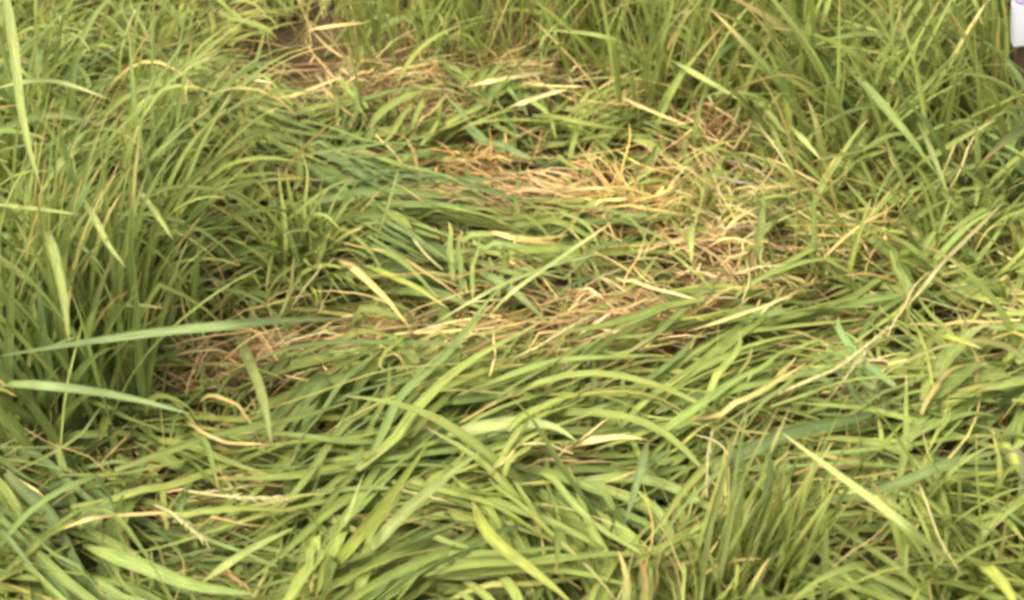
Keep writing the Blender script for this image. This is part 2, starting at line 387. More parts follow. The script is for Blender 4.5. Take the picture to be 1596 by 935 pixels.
# ---- thatch: short dead bits lying on the soil everywhere
def make_thatch():
    n = 26000
    r = area_points(n); z = ground_z(r[:, 0], r[:, 1])
    p = project(np.concatenate([r, z[:, None]], 1))
    ang, spread, stand, dry, ln, tone = field(p[:, 0], p[:, 1])
    k, red, _ = bare_at(p[:, 0], p[:, 1])
    ok = rng.random(n) > k * np.where(red < .5, .85, .25)
    r, z, p, ang, tone, k, red = [v[ok] for v in (r, z, p, ang, tone, k, red)]
    n = len(r)
    az = ground_dir(np.clip(p[:, 0], 0, W), np.clip(p[:, 1], 0, H), ang) + rng.normal(0, .75, n)
    L = rng.uniform(.03, .13, n); w = rng.uniform(.0012, .0042, n)
    root = np.concatenate([r, (z + rng.uniform(0, .022, n))[:, None]], 1)
    s = blade_set(root, az, rng.normal(.06, .15, n), rng.normal(-.08, .15, n), L, w, tone, .86, rng.normal(0, .5, n), rng.uniform(.001, .02, n), 5, .7, red=.55)
    rd = np.clip(k * 1.6, 0, 1) * red
    rd = rd[s['ok']][:, None] * (rng.random(len(s['C']))[:, None] < .8)
    s['C'] = s['C'] * (1 - rd) + np.array([.42, .245, .105]) * np.exp(rng.normal(0, .3, len(s['C'])))[:, None] * rd
    s['C'] *= rng.uniform(.45, 1.0, len(s['C']))[:, None]             # weathered, older pieces are browner
    return s
o = build([make_thatch()], 'thatch', M_STRAW)
o['kind'] = 'stuff'; o['label'] = 'short dead straw litter lying loose on the soil between the blades'

# ---- locks of flattened grass
def make_lying(nlocks, per, wscale, lift, seedspread=1.0, dryx=1.0, lenx=1.0):
    c = area_points(nlocks)
    p = project(np.concatenate([c, np.zeros((nlocks, 1))], 1))
    ang, spread, stand, dry, ln, tone = field(p[:, 0], p[:, 1])
    k, red, _ = bare_at(p[:, 0], p[:, 1])
    keep = (rng.random(nlocks) > k) & (rng.random(nlocks) > stand * .85)
    c, p, ang, spread, stand, dry, ln, tone = [v[keep] for v in (c, p, ang, spread, stand, dry, ln, tone)]
    m = len(c)
    flip = np.where(rng.random(m) < .22, 180, 0)
    lang = ang + flip + rng.normal(0, 1, m) * spread * seedspread * 1.3
    laz = ground_dir(np.clip(p[:, 0], -80, W + 80), np.clip(p[:, 1], -60, H + 60), lang)
    lL = ln * rng.uniform(.5, 1.0, m) * lenx
    lel = np.abs(rng.normal(.11, .11, m)) + .25 * stand
    llift = rng.uniform(0, 1, m) ** 1.2 * lift
    ltone = np.clip(tone + rng.normal(0, .22, m), 0, 1)
    ldry = np.clip(dry * dryx + rng.normal(0, .12, m), 0, 1)
    lsw = rng.normal(0, .35, m)
    lw = wscale * np.exp(rng.normal(0, .28, m)) * fineness(p)
    cnt = np.clip(rng.poisson(per, m), 3, None)
    i = np.repeat(np.arange(m), cnt); n = len(i)
    off = rng.normal(0, 1, (n, 2)) * np.array([.022, .011])
    ca, sa = np.cos(laz[i]), np.sin(laz[i])
    back = lL[i] * .5                                         # the lock is centred on its point
    x = c[i, 0] - ca * back + off[:, 0] * ca - off[:, 1] * sa
    y = c[i, 1] - sa * back + off[:, 0] * sa + off[:, 1] * ca
    z = ground_z(x, y) + llift[i] * rng.uniform(.4, 1.0, n)
    root = np.stack([x, y, z], -1)
    az = laz[i] + rng.normal(0, .17, n) + np.radians(spread[i]) * rng.normal(0, .12, n)
    e0 = lel[i] + rng.normal(0, .08, n)
    e1 = -e0 * rng.uniform(.6, 1.3, n) - .02
    L = lL[i] * rng.uniform(.7, 1.2, n)
    w = lw[i] * np.exp(rng.normal(0, .22, n))
    return blade_set(root, az, e0, e1, L, w, ltone[i], ldry[i] * .75, lsw[i] + rng.normal(0, .12, n), llift[i] * rng.uniform(.6, 1.0, n), 11, .5, kinkp=.15, barerej=2.4, red=.08)
low = make_lying(2500, 8, .0038, .035, 1.3, 1.5)
mid = make_lying(2800, 9, .0061, .060, 1.0, 1.0)
top = make_lying(1700, 6, .0071, .075, .9, .7)
fine = make_lying(700, 6, .0028, .085, 1.5, 1.6)
bits = make_lying(2600, 4, .0058, .08, 2.6, 1.2, .55)
o = build([low, mid, top, fine, bits], 'flattened_grass', M_LEAF)
o['kind'] = 'stuff'; o['label'] = 'mat of flattened green grass combed into swaths across the middle'
mat_P = np.concatenate([low['P'].reshape(-1, 3), mid['P'].reshape(-1, 3), top['P'].reshape(-1, 3)])

# ---- standing grass
def make_standing(ntuft, per, wscale, spreadr=.022, sel=None, hscale=1.0):
    c = area_points(ntuft)
    p = project(np.concatenate([c, np.zeros((ntuft, 1))], 1))
    ang, spread, stand, dry, ln, tone = field(p[:, 0], p[:, 1])
    k, red, _ = bare_at(p[:, 0], p[:, 1])
    keep = (rng.random(ntuft) > k * 1.1) & (rng.random(ntuft) < stand ** 1.4)
    c, p, ang, spread, stand, dry, ln, tone = [v[keep] for v in (c, p, ang, spread, stand, dry, ln, tone)]
    m = len(c)
    ang = np.where(ang < 0, ang + 180, ang)                     # the tip is always the upper end of a standing blade
    lang = ang + rng.normal(0, .8, m) * spread
    ltone = np.clip(tone + rng.normal(0, .2, m), 0, 1); lw = wscale * np.exp(rng.normal(0, .25, m)) * fineness(p)
    lL = ln * hscale * rng.uniform(.75, 1.2, m)
    cnt = np.clip(rng.poisson(per, m), 2, None)
    i = np.repeat(np.arange(m), cnt); n = len(i)
    xy = c[i] + rng.normal(0, spreadr, (n, 2))
    z = ground_z(xy[:, 0], xy[:, 1])
    a = np.radians(lang[i] + rng.normal(0, .6, n) * spread[i])
    az = np.where(np.cos(a) >= 0, 0, math.pi) + rng.normal(0, .9, n)
    e0 = np.clip(np.arcsin(np.clip(np.abs(np.sin(a)), 0, 1)) + rng.normal(0, .08, n), .45, 1.54)
    droop = np.abs(rng.normal(.35, .4, n)) + .9 * (1 - stand[i])
    # at the sides the tall grass arches over towards the trodden middle
    px = p[i, 0]
    arch = rng.random(n) < np.where(px < 480, .5, np.where(px > 1130, .42, .1))
    az = np.where(arch, np.where(px < 800, -.45, math.pi + .5) + rng.normal(0, .45, n), az)
    e0 = np.where(arch, rng.uniform(1.0, 1.4, n), e0)
    droop = np.where(arch, rng.uniform(1.3, 2.4, n), droop)
    e1 = e0 - droop
    L = lL[i] * rng.uniform(.6, 1.2, n)
    w = lw[i] * np.exp(rng.normal(0, .25, n))
    return blade_set(np.concatenate([xy, z[:, None]], 1), az, e0, e1, L, w, ltone[i], dry[i] * .8, rng.normal(0, .3, n), np.full(n, .004), 12, .8, power=1.5, kinkp=.07, red=.08)
def stems(x0, x1, y0, y1, n, Lr, wr, ang, sp, tone, dry, droop=.25):
    px = rng.uniform(x0, x1, n); py = rng.uniform(y0, y1, n)
    clump = rng.normal(0, 1, 40)[(px // 23).astype(int) % 40]
    g = on_plane(px, py, 0.0); z = ground_z(g[:, 0], g[:, 1])
    a = np.radians(ang + clump * sp * .7 + rng.normal(0, sp * .7, n))
    az = np.where(np.cos(a) >= 0, 0, math.pi) + rng.normal(0, .5, n)
    e0 = np.clip(np.arcsin(np.abs(np.sin(a))), .5, 1.54)
    return blade_set(np.stack([g[:, 0], g[:, 1], z], -1), az, e0, e0 - np.abs(rng.normal(0, droop, n)), rng.uniform(*Lr, n), rng.uniform(*wr, n),
                     np.full(n, tone), dry, rng.normal(0, .2, n), np.full(n, .004), 12, .5, power=2.2, kinkp=.05, red=.08)
STEMS = [stems(-60, 280, 250, 500, 150, (.16, .30), (.0045, .0100), 60, 18, .3, .05, 2.0), stems(-40, 340, 20, 280, 170, (.07, .16), (.0030, .0080), 62, 34, .12, .08, 2.0), stems(1180, 1600, 310, 480, 150, (.07, .17), (.0035, .0085), 120, 18, .2, .12, .8), stems(1230, 1600, 320, 480, 90, (.07, .16), (.0035, .0080), 55, 18, .25, .12, .8), stems(560, 960, 0, 165, 300, (.12, .32), (.0022, .0056), 84, 17, .15, .22, .6), stems(960, 1260, 40, 230, 230, (.10, .32), (.004, .0085), 82, 20, .1, .1, .7),
         stems(1250, 1596, 90, 330, 170, (.14, .30), (.004, .0095), 118, 14, .12, .08, .5), stems(1300, 1596, 90, 330, 130, (.14, .32), (.004, .0085), 58, 12, .15, .08, .4),
         stems(0, 240, 560, 700, 170, (.16, .30), (.004, .0085), 88, 8, .35, .05, .5), stems(1060, 1250, 890, 960, 60, (.10, .2), (.003, .0065), 78, 8, .12, .2, .2)]
o = build(STEMS + [make_standing(2200, 4, .0078), make_standing(500, 4, .0034, .03)], 'tall_grass', M_LEAF)
o['kind'] = 'stuff'; o['label'] = 'upright green grass standing round the flattened patch'

# ---- loose pale straws lying on top, where the photograph shows dead stalks
def make_straws(n):
    r = area_points(n)
    p = project(np.concatenate([r, np.zeros((n, 1))], 1))
    ang, spread, stand, dry, ln, tone = field(p[:, 0], p[:, 1])
    keep = rng.random(n) < np.clip(dry, .03, 1) ** 1.6
    r, p, ang, spread, ln = [v[keep] for v in (r, p, ang, spread, ln)]
    n = len(r)
    az = ground_dir(np.clip(p[:, 0], -80, W + 80), np.clip(p[:, 1], -60, H + 60), ang) + rng.normal(0, .55, n) + np.where(rng.random(n) < .5, math.pi, 0)
    L = rng.uniform(.03, .14, n); w = rng.uniform(.0010, .0025, n)
    f = rng.uniform(.02, .075, n)
    z = ground_z(r[:, 0], r[:, 1]) + f
    return blade_set(np.concatenate([r, z[:, None]], 1), az, rng.normal(.1, .15, n), rng.normal(-.15, .15, n), L, w, np.zeros(n), 1.0, rng.normal(0, .4, n), f, 9, .7, fold=.6, red=.22, kinkp=.15, blunt=8)
def straw_patch(px, py, rx, ry, n, ang, sp, colr):             # crushed dead grass lying in a worn place
    n = int(n * .48); x = px + rng.normal(0, .6, n) * rx; y = py + rng.normal(0, .6, n) * ry
    g = on_plane(x, y, .02); f = rng.uniform(.006, .055, n)
    z = ground_z(g[:, 0], g[:, 1]) + f
    az = ground_dir(x, y, np.full(n, float(ang))) + rng.normal(0, sp, n) + np.where(rng.random(n) < .5, math.pi, 0)
    L = rng.uniform(.025, .10, n)
    root = np.stack([g[:, 0] - np.cos(az) * L / 2, g[:, 1] - np.sin(az) * L / 2, z], -1)
    d = blade_set(root, az, rng.normal(.05, .15, n), rng.normal(-.1, .2, n), L, rng.uniform(.0014, .0042, n), np.zeros(n), 1.0, rng.normal(0, .5, n), f, 9, .7, fold=.6, kinkp=.2, blunt=8)
    m = len(d['C'])
    d['C'] = np.array(colr) * np.exp(rng.normal(0, .28, m))[:, None] * np.exp(rng.normal(0, .08, (m, 3)))
    return d
PINK, GOLD, PALE, GREY = (.38, .26, .11), (.42, .29, .075), (.43, .33, .125), (.27, .22, .12)
PATCHES = [(640, 155, 90, 26, 170, 3, .45, PINK), (820, 128, 90, 24, 130, 10, .3, PALE), (840, 318, 110, 22, 220, -10, .35, PINK), (985, 335, 80, 32, 240, 8, .4, GOLD),
           (1140, 350, 50, 40, 200, 20, .9, GREY), (1130, 430, 90, 36, 240, 0, .8, PINK), (780, 548, 90, 20, 130, 5, .25, PALE), (950, 545, 80, 24, 150, 6, .3, PINK), (1000, 505, 90, 18, 130, -8, .3, PINK), (400, 580, 110, 45, 230, 10, .7, PINK),
           (330, 615, 70, 26, 110, 10, .6, PINK), (590, 535, 70, 20, 110, 5, .4, PINK), (1340, 395, 70, 30, 130, -40, .5, PALE), (1105, 220, 40, 36, 110, 70, .6, PINK), (740, 275, 40, 14, 70, 20, .7, (.30, .13, .045)),
           (1560, 508, 50, 18, 25, 0, .4, PALE), (1370, 605, 50, 12, 40, 10, .4, PALE), (1180, 480, 90, 20, 110, 15, .5, PALE), (850, 745, 50, 14, 60, 10, .4, PALE), (380, 770, 60, 12, 60, 8, .3, PALE)]
o = build([make_straws(16000)] + [straw_patch(*a) for a in PATCHES], 'dead_straws', M_STRAW)
o['kind'] = 'stuff'; o['label'] = 'loose pale dead straws strewn over the trampled mat'

# ---------------------------------------------------------------- single blades and stalks one can pick out
GX = np.linspace(-1.4, 1.4, 141); GY = np.linspace(.4, 3.4, 151)
_ix = np.clip(((mat_P[:, 0] + 1.4) / .02).astype(int), 0, 140); _iy = np.clip(((mat_P[:, 1] - .4) / .02).astype(int), 0, 150)
_cnt = np.zeros((141, 151)); _s1 = np.zeros((141, 151)); _s2 = np.zeros((141, 151))
np.add.at(_cnt, (_ix, _iy), 1); np.add.at(_s1, (_ix, _iy), mat_P[:, 2]); np.add.at(_s2, (_ix, _iy), mat_P[:, 2] ** 2)
_mean = _s1 / np.maximum(_cnt, 1); _top = np.where(_cnt > 4, _mean + 1.3 * np.sqrt(np.maximum(_s2 / np.maximum(_cnt, 1) - _mean ** 2, 0)), .02)
_top = sum(np.roll(np.roll(_top, a, 0), b, 1) for a in (-1, 0, 1) for b in (-1, 0, 1)) / 9
def mat_top(x, y):
    return _top[np.clip(((x + 1.4) / .02).astype(int), 0, 140), np.clip(((y - .4) / .02).astype(int), 0, 150)]

def resample(pts, K):
    pts = np.asarray(pts, float)
    d = np.concatenate([[0], np.cumsum(np.linalg.norm(np.diff(pts, axis=0), axis=1))])
    t = np.linspace(0, d[-1], K)
    # Catmull-Rom style smoothing: interpolate, then relax once
    q = np.stack([np.interp(t, d, pts[:, j]) for j in range(pts.shape[1])], -1)
    for _ in range(max(1, K // 8)):
        q[1:-1] = .25 * q[:-2] + .5 * q[1:-1] + .25 * q[2:]
    return q

COLOURS = dict(green=GREEN_M * 1.15, light=np.array([.30, .335, .115]), pale=np.array([.25, .28, .082]), blue=np.array([.175, .225, .080]), yellow=np.array([.24, .26, .05]),
               tan=TAN, cream=CREAM, gold=np.array([.40, .29, .07]), dull=np.array([.15, .19, .06]), white=np.array([.42, .39, .22]))
def path3d(pts, mode, lift, K):
    q = resample(pts, K)
    s = np.linspace(0, 1, K)
    if mode == 'lie':                                        # rests along the top of the mat
        z = np.full(K, .05)
        for _ in range(4):
            g = on_plane(q[:, 0], q[:, 1], z)
            z = mat_top(g[:, 0], g[:, 1]) + (lift + .012) * np.clip(.1 + s * 5, 0, 1) - .02 * np.clip(1 - s * 8, 0, 1)
            z = np.convolve(np.pad(z, 4, mode='edge'), np.ones(9) / 9, 'valid')
        return on_plane(q[:, 0], q[:, 1], z)
    r = on_plane(q[0, 0], q[0, 1], 0.03)                          # stands: rises in an upright plane through its root
    d = ray(q[:, 0], q[:, 1])
    yy = r[1] + lift * s ** 1.5
    return d * (yy / d[:, 1])[:, None] + np.array([0, 0, CAM_Z])
def single(name, label, cat, pts, wpx, colour, mode='lie', lift=.012, tip=None, K=22, blunt=3.0, group=None, face=None, tipfrac=.3):
    P = path3d(pts, mode, lift, K)[None]
    dep = P[0, :, 1] * CP - (P[0, :, 2] - CAM_Z) * SP
    w = profile(np.array([wpx]), K, blunt)[0] * dep / FPX * np.clip(.45 + np.linspace(0, 1, K) * 3.5, 0, 1)
    roll = (rng.normal(0, .3) if mode == 'lie' else rng.normal(.9, .3)) + rng.normal(0, .35) * np.linspace(0, 1, K)[None]
    S, Nn = frames(P, roll)
    if mode == 'lie':                                         # a lying blade shows its flat side upwards, twisting a little
        T = np.gradient(P, axis=1); T /= np.linalg.norm(T, axis=2, keepdims=True) + 1e-9
        S1 = np.cross(T, np.array([.0, -.45, .9])); S1 /= np.linalg.norm(S1, axis=2, keepdims=True) + 1e-6
        N1 = np.cross(S1, T); rr = roll[..., None] * .9
        S, Nn = np.cos(rr) * S1 + np.sin(rr) * N1, np.cos(rr) * N1 - np.sin(rr) * S1
    else:                                         # the flat of an upright blade is turned roughly south
        T = np.gradient(P, axis=1); T /= np.linalg.norm(T, axis=2, keepdims=True)
        S0 = np.cross(T, np.array([.25, -1, .35])); S0 /= np.linalg.norm(S0, axis=2, keepdims=True) + 1e-6
        S, Nn = S0, np.cross(S0, T)
    c = COLOURS[colour] * math.exp(rng.normal(0, .06))
    t = COLOURS[tip] if tip else c
    me = mesh_from_lines(name, P, w[None], S, Nn, .35, c[None], t[None], M_STRAW if colour in ('tan', 'cream', 'white', 'gold') else M_LEAF, tipfrac if tip else .02)
    o = bpy.data.objects.new(name, me); COL.objects.link(o)
    o['label'] = label; o['category'] = cat
    if group: o['group'] = group
    return o
B, ST = 'grass blade', 'dry stalk'
#SINGLES
LIE, UP = 'lie', 'stand'
SINGLES = [
 # name, label, category, pixel path root -> tip, width px, colour, mode, lift, tip
 ('grass_strand', 'long bluish green blade lying almost level across the upright grass at lower left', B, [(545, 496), (400, 503), (250, 517), (120, 535), (-10, 556)], 16, 'blue', LIE, .17, None),
 ('grass_strand', 'long pale green blade entering from the left edge just under the bluish level blade', B, [(-30, 598), (60, 600), (150, 610), (230, 626), (300, 646)], 15, 'blue', LIE, .13, None),
 ('grass_strand', 'bright pale blade arching over like a hoop at the upper left edge', B, [(-40, 152), (0, 138), (45, 127), (90, 128), (130, 140), (168, 155)], 13, 'light', LIE, .22, 'cream'),
 ('grass_strand', 'broad pale blade hanging straight down from the top left corner to a thin point', B, [(2, -40), (14, 20), (24, 90), (32, 170), (46, 235), (64, 293)], 16, 'pale', LIE, .24, None),
 ('grass_strand', 'pale thin blade lying level on the left edge above the upright stems', B, [(-30, 318), (20, 322), (70, 327), (125, 335)], 8, 'pale', LIE, .2, None),
 ('grass_strand', 'wide pale green blade drooping among the upright stems at the left edge', B, [(52, 330), (72, 362), (88, 410), (100, 470), (108, 535)], 17, 'pale', LIE, .19, None),
 ('grass_strand', 'pale pointed blade sloping down right above the dark left hollow', B, [(116, 298), (142, 330), (170, 385), (197, 418)], 11, 'pale', LIE, .19, None),
 ('grass_strand', 'short light blade sloping beside the pale pointed one on the left', B, [(212, 292), (240, 328), (270, 374)], 10, 'pale', LIE, .17, None),
 ('grass_strand', 'small dull leaf curled below the pale pointed blade at left', B, [(103, 370), (130, 388), (152, 408), (167, 432)], 7, 'dull', LIE, .17, None),
 ('grass_strand', 'upright green blade with its tip just above the long bluish level blade', B, [(228, 655), (218, 590), (213, 500), (209, 396)], 14, 'green', UP, .0, None),
 ('grass_strand', 'tall straight green blade standing closest to the left edge', B, [(14, 690), (10, 600), (16, 500), (22, 400)], 17, 'green', UP, .0, None),
 ('grass_strand', 'upright blue green blade standing second from the left edge', B, [(92, 670), (78, 590), (66, 500), (56, 418)], 14, 'blue', UP, .0, None),
 ('grass_strand', 'wide light green blade leaning right out of the straw patch at left', B, [(362, 508), (384, 556), (408, 612), (424, 695)], 18, 'pale', LIE, .03, None),
 ('stalk', 'pale thin stem standing out of the dark hollow under the bright tussock', ST, [(450, 486), (453, 450), (458, 400)], 5, 'cream', UP, .0, None),
 ('stalk', 'thin light green stalk running from the centre up to the golden dry grass', ST, [(752, 502), (799, 454), (866, 407), (956, 345)], 7, 'light', LIE, .05, 'tan'),
 ('stalk', 'thin light green stalk crossing the other centre stalk at a flatter slope', ST, [(674, 506), (728, 474), (779, 444), (866, 411), (926, 398)], 6, 'light', LIE, .045, None),
 ('grass_strand', 'yellow green blade folded in a sharp elbow above the brown soil at centre', B, [(650, 514), (624, 528), (600, 548), (589, 570), (602, 578)], 8, 'yellow', LIE, .025, 'cream'),
 ('grass_strand', 'wide pale tan blade curving down right left of the centre', B, [(524, 404), (552, 416), (578, 440), (607, 468), (640, 512)], 14, 'tan', LIE, .04, 'cream'),
 ('grass_strand', 'pale yellow blade beside the wide tan one sloping to the centre', B, [(560, 410), (600, 426), (650, 448), (700, 482)], 10, 'yellow', LIE, .022, 'cream'),
 ('stalk', 'thin green stem rising straight above the fork of tan blades', ST, [(576, 405), (588, 365), (601, 330), (622, 262)], 5, 'pale', UP, .05, None),
 ('grass_strand', 'straw coloured blade laid diagonally on the combed green swath at centre', B, [(770, 395), (795, 408), (818, 424)], 10, 'tan', LIE, .014, None),
 ('grass_strand', 'grey green blade crossing under the two thin stalks at centre', B, [(735, 418), (780, 440), (815, 465), (850, 500)], 14, 'dull', LIE, .014, None),
 ('stalk', 'long straight yellow straw slanting up to the right edge', ST, [(1411, 482), (1440, 446), (1464, 413), (1516, 362), (1567, 312)], 7, 'cream', LIE, .06, None),
 ('stalk', 'short straw branching level from the long slanting straw near the right edge', ST, [(1462, 421), (1480, 416), (1503, 415)], 5, 'cream', LIE, .055, None),
 ('stalk', 'pale tan stalk lying over the brown soil right of centre', ST, [(1070, 517), (1110, 506), (1159, 489), (1196, 477), (1228, 461)], 7, 'tan', LIE, .018, 'cream'),
 ('stalk', 'thin green stem continuing the long slanting straw down right', ST, [(1414, 486), (1432, 516), (1444, 550), (1456, 612)], 5, 'yellow', LIE, .03, None),
 ('grass_strand', 'pale yellow leaf lying level right of the seed stalk', B, [(1436, 515), (1478, 526), (1510, 536), (1532, 544)], 15, 'yellow', LIE, .04, 'cream'),
 ('grass_strand', 'wide flat pale green blade standing alone beside the grey root tangle', B, [(1178, 432), (1181, 380), (1186, 340), (1191, 296)], 18, 'pale', UP, .02, None),
 ('grass_strand', 'short pale green blade drooping left of the grey root tangle', B, [(1080, 345), (1077, 375), (1078, 412)], 10, 'pale', LIE, .06, None),
 ('grass_strand', 'long light green blade cutting diagonally over the level swath at lower right', B, [(1500, 886), (1454, 856), (1403, 812), (1342, 765), (1268, 711), (1216, 672)], 15, 'pale', LIE, .13, 'cream'),
 ('grass_strand', 'broad dull green blade lying under the long diagonal blade at lower right', B, [(1572, 700), (1487, 722), (1403, 755), (1335, 777), (1222, 790)], 25, 'dull', LIE, .045, None),
 ('grass_strand', 'upright narrow blade leaning right below the small pale spikelet', B, [(1088, 934), (1106, 822), (1127, 748), (1146, 674)], 11, 'pale', UP, .02, None),
 ('grass_strand', 'upright narrow blade just right of the one below the spikelet', B, [(1116, 932), (1133, 836), (1147, 778), (1170, 710)], 10, 'pale', UP, .02, 'yellow'),
 ('grass_strand', 'broad bluish leaf standing curved at the end of the dull broad blade', B, [(1172, 870), (1186, 800), (1200, 740), (1199, 692)], 22, 'blue', UP, -.03, None),
 ('grass_strand', 'straight pale blade with a cut off top rising from the bottom edge', B, [(1284, 950), (1285, 890), (1287, 817)], 12, 'pale', UP, .0, None),
 ('stalk', 'cream straw bent over in a hook at the lower right edge', ST, [(1586, 815), (1590, 760), (1593, 716), (1586, 698), (1576, 700), (1568, 712)], 11, 'white', UP, -.05, None),
 ('stalk', 'thin upright green stem left of the hooked cream straw', ST, [(1497, 838), (1495, 780), (1494, 718)], 6, 'pale', UP, .0, None),
 ('stalk', 'thin pale straw running beside the long diagonal blade to the lower right corner', ST, [(1414, 708), (1443, 782), (1464, 842), (1500, 898)], 5, 'cream', LIE, .045, None),
 ('grass_strand', 'broad yellow green blade curving down out of the bottom right corner', B, [(1500, 872), (1540, 886), (1565, 912), (1590, 955)], 22, 'yellow', LIE, .06, None),
 ('grass_strand', 'wide light green blade bowed in an arch over the lower centre swath', B, [(684, 682), (759, 664), (816, 657), (867, 665), (900, 688)], 22, 'light', LIE, .022, None),
 ('grass_strand', 'tan folded dead leaf lying right of the bowed green arch', B, [(884, 702), (918, 688), (968, 681), (1010, 685)], 16, 'tan', LIE, .018, 'cream'),
 ('grass_strand', 'bluish blade hanging down from the end of the tan folded leaf', B, [(1010, 684), (998, 731), (986, 776), (974, 815)], 14, 'blue', LIE, .025, None),
 ('grass_strand', 'pale pointed blade standing on the steep swath at lower left centre', B, [(528, 842), (550, 788), (558, 762), (568, 736)], 12, 'pale', LIE, .03, None),
 ('grass_strand', 'golden green blade curving down to the bottom edge at centre', B, [(736, 780), (752, 820), (778, 850), (820, 880), (892, 938)], 20, 'yellow', LIE, .03, None),
 ('stalk', 'upper cream straw lying level below the shaded stems at top centre', ST, [(728, 136), (780, 124), (816, 118), (852, 113)], 8, 'cream', LIE, .025, None),
 ('stalk', 'lower cream straw sloping up right below the shaded stems at top centre', ST, [(788, 170), (832, 155), (856, 147), (884, 140)], 8, 'cream', LIE, .025, None),
 ('stalk', 'dead stalk sloping down right from the dry tuft at top right of centre', ST, [(946, 143), (1000, 168), (1035, 183), (1072, 196)], 7, 'tan', LIE, .03, 'cream'),
 ('grass_strand', 'pale blade sloping down right across the upright stems at upper right', B, [(1040, 92), (1080, 114), (1120, 136), (1152, 156)], 10, 'pale', LIE, .08, 'cream'),
 ('grass_strand', 'yellow green upright blade bright against the stems at upper right', B, [(1230, 190), (1236, 140), (1250, 85), (1262, 10)], 16, 'yellow', UP, -.10, None),
 ('grass_strand', 'long light blade leaning steeply toward the top right corner', B, [(1392, 122), (1440, 82), (1481, 46), (1532, 2)], 15, 'light', UP, -.12, None),
 ('grass_strand', 'pale thin blade leaning right over the dark gap at upper right', B, [(1350, 126), (1372, 88), (1398, 54), (1440, 26)], 10, 'pale', UP, -.14, 'cream'),
 ('grass_strand', 'broad green blade falling down right through the upper right grass', B, [(1308, 92), (1355, 143), (1411, 209), (1466, 280)], 20, 'green', LIE, .15, None),
 ('stalk', 'thin whitish straw falling down right in front of the upper right stems', ST, [(1172, 182), (1205, 226), (1240, 278)], 5, 'cream', LIE, .07, None),
 ('grass_strand', 'pale short blade lying right of the thin whitish straw', B, [(1230, 196), (1255, 222), (1280, 250)], 10, 'pale', LIE, .07, 'cream'),
 ('grass_strand', 'upright green blade tall near the right edge below the white board', B, [(1526, 310), (1523, 250), (1520, 184)], 14, 'pale', UP, -.06, None),
 ('grass_strand', 'light green blade falling down right beside the broad green one near the right', B, [(1428, 186), (1450, 236), (1478, 304)], 13, 'pale', LIE, .16, None),
 ('stalk', 'brown dead stem arched over the bare soil hole at top left', ST, [(468, 72), (471, 58), (480, 48), (520, 41), (570, 36)], 6, 'tan', LIE, .10, None),
 ('stalk', 'greyish dead stem lying along the foot of the bare soil hole', ST, [(424, 154), (450, 152), (485, 140), (535, 120)], 7, 'tan', LIE, .02, None),
 ('stalk', 'short pale straw chip left of the bare soil hole', ST, [(382, 125), (404, 127), (424, 131)], 7, 'white', LIE, .05, None),
 ('grass_strand', 'thin pale blade arched on the fine grass mound at upper left', B, [(246, 176), (262, 164), (292, 161), (328, 164)], 7, 'pale', LIE, .06, 'cream'),
 ('stalk', 'light thin stalk slanting through the left grass below the pale entering blade', ST, [(168, 618), (128, 677), (75, 710), (15, 738)], 5, 'pale', LIE, .05, None),
 ('stalk', 'tan dead stalk curving down right below the straw patch', ST, [(284, 652), (320, 677), (354, 691), (414, 692)], 6, 'tan', LIE, .022, None),
 ('stalk', 'pale tan stalk lying level over the lower left grass', ST, [(84, 830), (120, 815), (152, 805), (266, 798)], 6, 'tan', LIE, .03, None),
 ('grass_strand', 'light green blade rising right over a dark gap at lower left', B, [(306, 914), (370, 868), (400, 850), (462, 820)], 14, 'pale', LIE, .05, None),
 ('stalk', 'short pale stem standing right of the light blade at lower left', ST, [(461, 926), (466, 880), (474, 838)], 7, 'pale', UP, .0, None),
 ('grass_strand', 'steep bright green blade along the lower centre swath', B, [(500, 905), (560, 832), (610, 770), (668, 690)], 20, 'yellow', LIE, .03, None),
 ('grass_strand', 'wide bright green blade next to the steep one in the lower centre', B, [(556, 880), (630, 800), (690, 748), (752, 700)], 22, 'pale', LIE, .024, None),
 ('grass_strand', 'long mid green blade rising right over the middle right swath', B, [(1010, 690), (1080, 640), (1150, 590), (1216, 560)], 18, 'green', LIE, .022, None),
 ('grass_strand', 'long light blade reaching right under the seed stalk', B, [(1060, 640), (1150, 606), (1240, 588), (1330, 560)], 16, 'green', LIE, .02, None),
 ('grass_strand', 'dark green broad blade sweeping along the bottom left', B, [(130, 850), (220, 880), (300, 912), (400, 926)], 24, 'green', LIE, .03, None),
]
for (nm, lb, ct, pts, wpx, colr, mode, lift, tip) in SINGLES:
    single(nm, lb, ct, pts, wpx, colr, mode, lift, tip, K=24, blunt=(8.0 if nm == 'stalk' or 'cut off' in lb else 3.0))

# ---------------------------------------------------------------- seed stalks: a stem with an ear of spikelets
def tube_mesh(bm_v, bm_f, bm_c, P, R, colr, sides=6):
    T = np.gradient(P, axis=0); T /= np.linalg.norm(T, axis=1, keepdims=True) + 1e-9
    a = np.cross(T, np.array([.3, .2, 1.0])); a /= np.linalg.norm(a, axis=1, keepdims=True) + 1e-9
    b = np.cross(T, a)
    base = sum(len(v) for v in bm_v)
    th = np.arange(sides) * 2 * math.pi / sides
    V = P[:, None, :] + R[:, None, None] * (np.cos(th)[None, :, None] * a[:, None, :] + np.sin(th)[None, :, None] * b[:, None, :])
    K = len(P); i = np.arange(K * sides).reshape(K, sides) + base
    F = np.stack([i[:-1], np.roll(i[:-1], -1, 1), np.roll(i[1:], -1, 1), i[1:]], -1).reshape(-1, 4)
    bm_v.append(V.reshape(-1, 3)); bm_f.append(F); bm_c.append(np.broadcast_to(colr, (K * sides, 3)))
